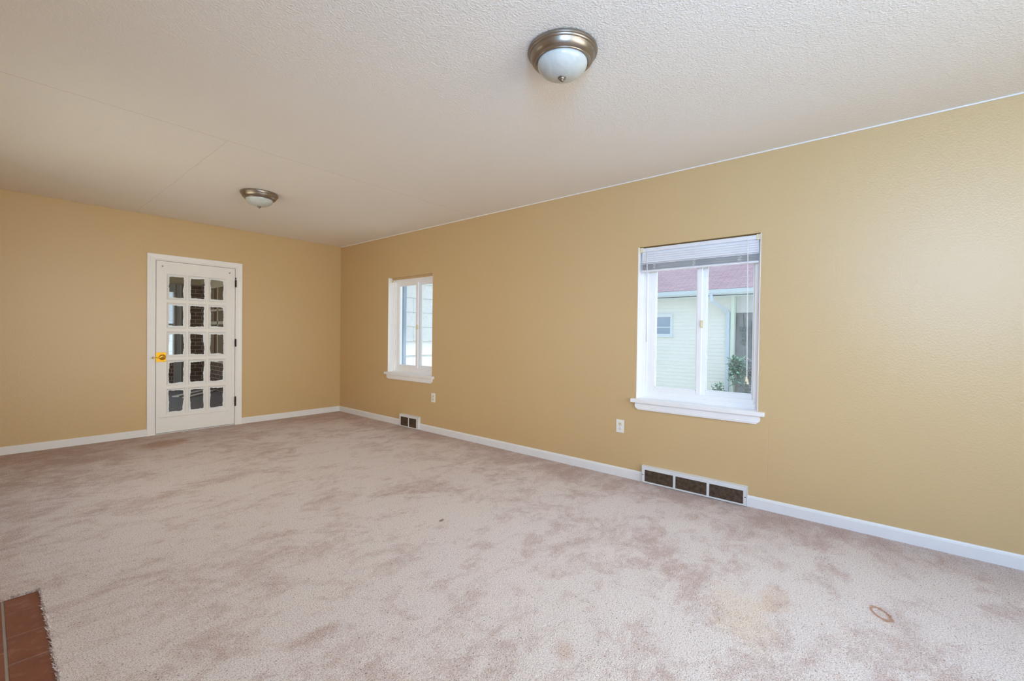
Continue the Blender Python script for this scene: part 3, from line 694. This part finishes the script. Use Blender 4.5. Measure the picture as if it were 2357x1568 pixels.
struct(MB().box((PX1-0.03, 0.141, 2.14), (PX1+0.12, PY1-0.02, PZ1)).build('trim_2', M_PORCH), 'beige board band along the porch side wall', 'trim')
mb = MB()
for (ya, yb, za, zb) in ((0.141, 1.0, PZ0, PZ1), (4.2, PY1, PZ0, PZ1), (1.0, 4.2, PZ0, 0.6), (1.0, 4.2, 2.1, PZ1)):
    mb.box((PX0-0.12, ya, za), (PX0-0.001, yb, zb)); brick_face(mb, (PX0, ya, 0), (0, 1, 0), yb-ya, za, zb)
struct(mb.build('wall_porch_left', M_BRK), 'dark brick side wall of the porch out of sight', 'wall')
w5 = empty('window_5', (-1.28, PY1, 0.62), 'grey framed porch window looking out on white siding', 'window', None, 'structure')
mb = MB(); mb.box((-0.95, PY1-0.04, PZ0), (-0.80, PY1+0.08, 2.12), 0.004); mb.box((-0.955, PY1-0.055, 0.62), (-0.93, PY1+0.02, 2.10), 0.003); mb.box((-0.845, PY1-0.055, 0.0), (-0.825, PY1-0.03, 2.10), 0.003); mb.box((-1.75, PY1-0.03, 1.95), (-0.95, PY1+0.08, 2.12), 0.003); mb.box((-1.75, PY1-0.03, 1.27), (-0.95, PY1+0.03, 1.31), 0.002); mb.box((-1.75, PY1-0.05, 0.58), (-0.95, PY1+0.08, 0.64), 0.003); mb.box((-1.75, PY1-0.03, 0.64), (-1.70, PY1+0.06, 1.95), 0.002); mb.build('frame', M_GREY, w5)
mb = MB(); mb.box((-1.70, PY1+0.03, 0.64), (-0.95, PY1+0.034, 1.95)); mb.build('pane', M_GLASS, w5)
w6 = empty('window_6', (PX1, 3.7, 0.55), 'beige framed window in the porch side wall', 'window', None, 'structure')
mb = MB()
for (ya, yb, za, zb) in ((3.05, 3.12, 0.55, 2.14), (4.23, 4.30, 0.55, 2.14), (3.12, 4.23, 0.55, 0.66), (3.12, 4.23, 2.02, 2.14), (3.12, 4.23, 1.30, 1.36), (3.12, 4.23, 1.56, 1.60), (3.72, 3.77, 0.66, 2.02)): mb.box((PX1-0.03, ya, za), (PX1+0.06, yb, zb), 0.003)
mb.build('frame', M_PORCH, w6)
M_BROWN = flat_paint('brown_shade_cloth', lin(140, 108, 82), 0.8, 0.1)
mb = MB(); mb.box((PX1+0.07, 3.08, 0.6), (PX1+0.10, 4.27, 2.1)); mb.build('shade', M_BROWN, w6)
M_PALE = flat_paint('sun_streak_pale', lin(240, 234, 226), 0.6, 0.05)
def sun_streak(ax, ay, bx, by, wd, label):  # thin pale strip standing in for a streak of sunlight on the floor
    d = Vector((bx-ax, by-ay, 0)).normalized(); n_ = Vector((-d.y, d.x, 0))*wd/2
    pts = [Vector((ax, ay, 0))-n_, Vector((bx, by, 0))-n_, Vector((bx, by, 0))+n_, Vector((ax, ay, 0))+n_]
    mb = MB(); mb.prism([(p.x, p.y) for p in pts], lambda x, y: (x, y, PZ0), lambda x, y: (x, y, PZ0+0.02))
    tag(mb.build('sun_streak', M_PALE), label, 'sun streak', 'painted sun streaks on the porch floor')
sun_streak(-1.22, 3.46, -0.56, 4.18, 0.11, 'painted streak of sunlight on the porch floor behind the door, the one further back')
sun_streak(-1.14, 3.18, -0.50, 3.92, 0.10, 'painted streak of sunlight on the porch floor behind the door, the one nearer the glass')

# ------------------------------------------------------------------ outside
M_GROUND = leaf_mat('dry_grass', lin(176, 174, 152), lin(198, 195, 178))
struct(MB().box((-12, -16, -0.9), (26, 24, -0.55)).build('ground', M_GROUND), 'dry pale grass of the yard outside the windows', 'ground')
def lap_wall(mb, P, u0, u1, z0, z1, pitch, lip, skip=None):
    """overlapping boards: P(u, t, z), t out of the wall"""
    n = int(math.ceil((z1-z0)/pitch))
    for k in range(n):
        a, b = z0 + pitch*k, min(z0 + pitch*(k+1), z1)
        mb.prism([(0, a), (lip, a), (lip*0.95, a+0.004), (0.002, b), (0, b)], lambda t, z: P(u0, t, z), lambda t, z: P(u1, t, z))
hs = empty('neighbour_house', (11, 0, -0.55), 'pale green house with red shingle roof outside the wide window', 'house')
HX = 9.4
mb = MB(); P = lambda u, t, z: (HX-t, u, z)
mb.box((HX+0.01, -3.2, -0.55), (HX+4.5, 5.5, 2.45))
lap_wall(mb, P, -3.11, 5.5, -0.55, 2.30, 0.102, 0.014)
mb.build('siding', M_SIDE, hs)
M_HTRIM = flat_paint('house_white_trim', lin(214, 226, 236), 0.5)
M_GUT = flat_paint('pale_blue_gutter', lin(196, 212, 228), 0.45)
mb = MB(); mb.box((HX-0.03, -3.2, -0.45), (HX+0.02, -3.10, 2.30), 0.003); mb.box((HX-0.03, -3.205, -0.45), (HX+0.10, -3.19, 2.30), 0.003); mb.build('corner_board', flat_paint('pale_corner_board', lin(222, 236, 228), 0.5), hs)
mb = MB(); mb.box((HX-0.42, -6.0, 2.27), (HX+1.3, 5.6, 2.29)); mb.box((HX-0.42, -6.0, 2.27), (HX-0.39, 5.6, 2.44), 0.002); mb.build('fascia', M_HTRIM, hs)
mb = MB(); mb.prism([(0.0, 0.0), (-0.07, 0.0), (-0.09, 0.03), (-0.10, 0.10), (-0.115, 0.115), (-0.105, 0.118), (-0.092, 0.104), (-0.083, 0.035), (-0.065, 0.008), (0, 0.008)], lambda x, z: (HX-0.42+x, -6.0, 2.315+z), lambda x, z: (HX-0.42+x, 5.6, 2.315+z)); mb.build('gutter', M_GUT, hs)
mb = MB()
def seg(mb, a, b, w_=0.04, d_=0.03):
    a, b = Vector(a), Vector(b); t = (b-a).normalized(); s = t.cross(Vector((1, 0, 0))).normalized()*w_; d = Vector((d_, 0, 0))
    va = [mb.bm.verts.new(a + q) for q in (-s-d, s-d, s+d, -s+d)]; vb = [mb.bm.verts.new(b + q) for q in (-s-d, s-d, s+d, -s+d)]
    for i in range(4): mb.bm.faces.new((va[i], va[(i+1) % 4], vb[(i+1) % 4], vb[i]))
    mb.bm.faces.new(va[::-1]); mb.bm.faces.new(vb)
seg(mb, (HX-0.47, -2.72, 2.32), (HX-0.47, -2.75, 2.12)); seg(mb, (HX-0.47, -2.74, 2.14), (HX-0.06, -3.05, 1.84)); seg(mb, (HX-0.06, -3.045, 1.87), (HX-0.06, -3.045, -0.45)); mb.build('downspout', M_GUT, hs)
M_ROOF = brick_mat('red_roof_shingles', lin(132, 110, 120), lin(146, 123, 132), lin(100, 82, 98), 0.9, 0.34, 0.085, 0.016)
mb = MB(); sl = 0.46; L = math.hypot(1, sl); xr0, xr1 = HX-0.50, HX+3.3
za, zb = 2.445, 2.445 + sl*(xr1-xr0)
mb.quad([(xr0, -6.1, za), (xr0, 5.7, za), (xr1, 5.7, zb), (xr1, -6.1, zb)], [(0, 0), (11.8, 0), (11.8, L*(xr1-xr0)), (0, L*(xr1-xr0))])
mb.quad([(xr0, -6.1, za-0.02), (xr1, -6.1, zb-0.02), (xr1, 5.7, zb-0.02), (xr0, 5.7, za-0.02)]); mb.quad([(xr0, -6.1, za-0.02), (xr0, 5.7, za-0.02), (xr0, 5.7, za), (xr0, -6.1, za)])
xe = xr1 + (xr1-xr0)
mb.quad([(xr1, -6.1, zb), (xr1, 5.7, zb), (xe, 5.7, za), (xe, -6.1, za)], [(0, 0), (11.8, 0), (11.8, 4), (0, 4)])
mb.build('roof', M_ROOF, hs)
mb = MB()
for (ya, yb, z0, z1) in ((-1.56, -1.49, 1.19, 1.84), (-0.66, -0.59, 1.19, 1.84), (-1.49, -0.66, 1.19, 1.26), (-1.49, -0.66, 1.75, 1.84), (-1.49, -0.66, 1.44, 1.465)): mb.box((HX-0.045, ya, z0), (HX-0.012, yb, z1), 0.004)
mb.box((HX-0.06, -1.59, 1.165), (HX-0.012, -0.56, 1.195), 0.004)
hw = mb.build('window_frame', M_HTRIM, hs)
mb = MB(); mb.box((HX-0.022, -1.50, 1.25), (HX-0.017, -0.65, 1.76)); mb.build('window_pane', Mat('blue_grey_glass', lin(142, 160, 186), 0.1).m, hs)
# set-back grey wall beside the house
mb = MB(); mb.box((HX+0.12, -6.0, -0.55), (HX+0.3, -3.21, 1.84)); mb.build('side_wall', flat_paint('grey_concrete', lin(150, 154, 160), 0.8, 0.12, 0.5), hs)
mb = MB(); mb.box((HX+0.08, -6.0, 1.84), (HX+0.3, -3.21, 2.27))
for k in range(12): mb.box((HX+0.07, -3.3-0.22*k, 1.85), (HX+0.09, -3.315-0.22*k, 2.26))
mb.build('side_panel', flat_paint('pale_grey_panel', lin(206, 210, 216), 0.6), hs)
mb = MB(); mb.box((HX-0.02, -3.80, -0.55), (HX+0.12, -3.60, 1.60), 0.01); mb.build('side_post', flat_paint('slate_post', lin(84, 88, 100), 0.7), hs)

# plants by the house corner
M_LEAF1 = leaf_mat('green_leaf', lin(62, 104, 84), lin(104, 146, 122)); M_LEAF2 = leaf_mat('dull_leaf', lin(78, 96, 96), lin(128, 142, 146)); M_STEM = Mat('plant_stem', lin(92, 84, 64), 0.8).m
def plant(name, x, y, h, rx, ry, n, ls, seed, mat, label, cat, z0=-0.55, low=0.25):
    R = random.Random(seed); root = empty(name, (x, y, z0), label, cat)
    st_ = MB(); lf_ = MB()
    ns = max(3, int(n/45))
    for s in range(ns):
        a = R.uniform(0, 2*PI); tx, ty = x + rx*0.8*math.cos(a)*R.random(), y + ry*0.8*math.sin(a)*R.random()
        hh = h*R.uniform(0.65, 0.98)
        pts = [(x + (tx-x)*t*t + R.uniform(-.01, .01), y + (ty-y)*t*t + R.uniform(-.01, .01), z0 + hh*t) for t in (0, .25, .5, .75, 1)]
        st_.tube(pts, [0.010, 0.008, 0.006, 0.005, 0.003], 6)
    for k in range(n):
        t = low + (1-low)*R.random()**0.8; a = R.uniform(0, 2*PI); q = math.sqrt(R.random())*(0.45+0.55*math.sin(PI*min(1, t*0.9)))
        c = Vector((x + rx*q*math.cos(a), y + ry*q*math.sin(a), z0 + h*t))
        d = Vector((R.uniform(-1, 1), R.uniform(-1, 1), R.uniform(-0.5, 0.5))).normalized(); u = d.cross(Vector((R.uniform(-.4, .4), R.uniform(-.4, .4), 1))).normalized(); nrm = d.cross(u)
        l = ls*R.uniform(0.6, 1.2); w_ = l*0.32
        lf_.quad([c, c + d*l*0.45 + u*w_ + nrm*w_*0.3, c + d*l, c + d*l*0.45 - u*w_ + nrm*w_*0.3])
    st_.build('stem', M_STEM, root); lf_.build('foliage', mat, root)
plant('garden_plant', 8.9, -2.96, 0.52, 0.14, 0.18, 150, 0.09, 1, M_LEAF1, 'low leafy plant in front of the pale house wall, left of the downspout', 'plant')
plant('tall_weed', 8.55, -3.45, 1.24, 0.16, 0.20, 300, 0.12, 2, M_LEAF1, 'tall green weed growing at the house corner', 'plant', low=0.45)
plant('grey_shrub', 9.0, -3.60, 1.20, 0.25, 0.30, 700, 0.08, 3, M_LEAF2, 'dense grey green shrub at the foot of the grey side wall, behind the tall weed', 'shrub', low=0.02)
mb = MB(); R = random.Random(9)
vn = empty('wall_vine', (HX+0.11, -3.40, 0.95), 'thin vine hanging on the set back grey wall', 'vine')
mb.tube([(HX+0.115, -3.38, 1.80), (HX+0.11, -3.40, 1.5), (HX+0.11, -3.37, 1.15), (HX+0.11, -3.42, 0.95)], 0.006, 6); mb.build('stem', M_STEM, vn)
mb = MB()
for k in range(70):
    t = R.random(); c = Vector((HX+0.10, -3.39 + R.gauss(0, 0.035), 1.45 - 0.45*t)); d = Vector((R.uniform(-.3, .05), R.uniform(-1, 1), R.uniform(-1, 0.3))).normalized(); u = d.cross(Vector((1, 0, 0))).normalized(); l = 0.06
    mb.quad([c, c + d*l*.5 + u*.022, c + d*l, c + d*l*.5 - u*.022])
mb.build('foliage', M_LEAF2, vn)

# white shingled wing outside the far window
M_SHIN = brick_mat('white_wall_shingles', lin(244, 246, 248), lin(241, 244, 247), lin(190, 202, 218), 0.6, 1.22, 0.284, 0.010)
wg = empty('shingled_wing', (3.2, 1.2, -0.55), 'white shingled wall outside the far window', 'wing of house')
mb = MB(); n = 11
mb.box((0.21, 0.93, -0.55), (6.2, 4.7, 2.9))
for k in range(n):
    a = -0.68 + 0.284*k; b = a + 0.284
    mb.quad([(0.21, 0.905, a), (6.2, 0.905, a), (6.2, 0.92, b), (0.21, 0.92, b)], [(0.3*(k % 2), 0.004), (5.99+0.3*(k % 2), 0.004), (5.99+0.3*(k % 2), 0.284), (0.3*(k % 2), 0.284)])
    mb.quad([(0.21, 0.905, a), (0.21, 0.93, a), (6.2, 0.93, a), (6.2, 0.905, a)], [(0, 0), (0, 0), (0, 0), (0, 0)])
mb.build('shingle_wall', M_SHIN, wg)
mb = MB(); mb.box((0.2, 0.42, 2.56), (6.4, 0.95, 2.60)); mb.box((0.2, 0.40, 2.56), (6.4, 0.43, 2.74), 0.002); mb.quad([(0.2, 0.38, 2.75), (6.4, 0.38, 2.75), (6.4, 4.8, 4.2), (0.2, 4.8, 4.2)]); mb.build('eave', M_HTRIM, wg)
mb = MB(); mb.box((1.755, 0.845, -0.5), (1.825, 0.895, 2.56), 0.008); mb.build('downspout', flat_paint('slate_blue_pipe', lin(150, 166, 188), 0.5), wg)
# another white shingled building beyond the porch window
gb = empty('white_garage', (-0.5, 9.4, -0.55), 'white shingled outbuilding seen through the porch window', 'outbuilding')
mb = MB(); mb.box((-5, 9.03, -0.55), (3.5, 12, 2.7))
mb.quad([(-5, 9.0, -0.55), (3.5, 9.0, -0.55), (3.5, 9.0, 2.7), (-5, 9.0, 2.7)], [(0, 0), (8.5, 0), (8.5, 3.25), (0, 3.25)])
mb.build('shingle_wall', M_SHIN, gb)
mb = MB(); mb.prism([(8.6, 2.6), (12.4, 2.6), (10.5, 3.9)], lambda y, z: (-5.2, y, z), lambda y, z: (3.7, y, z)); mb.build('roof', M_ROOF, gb)
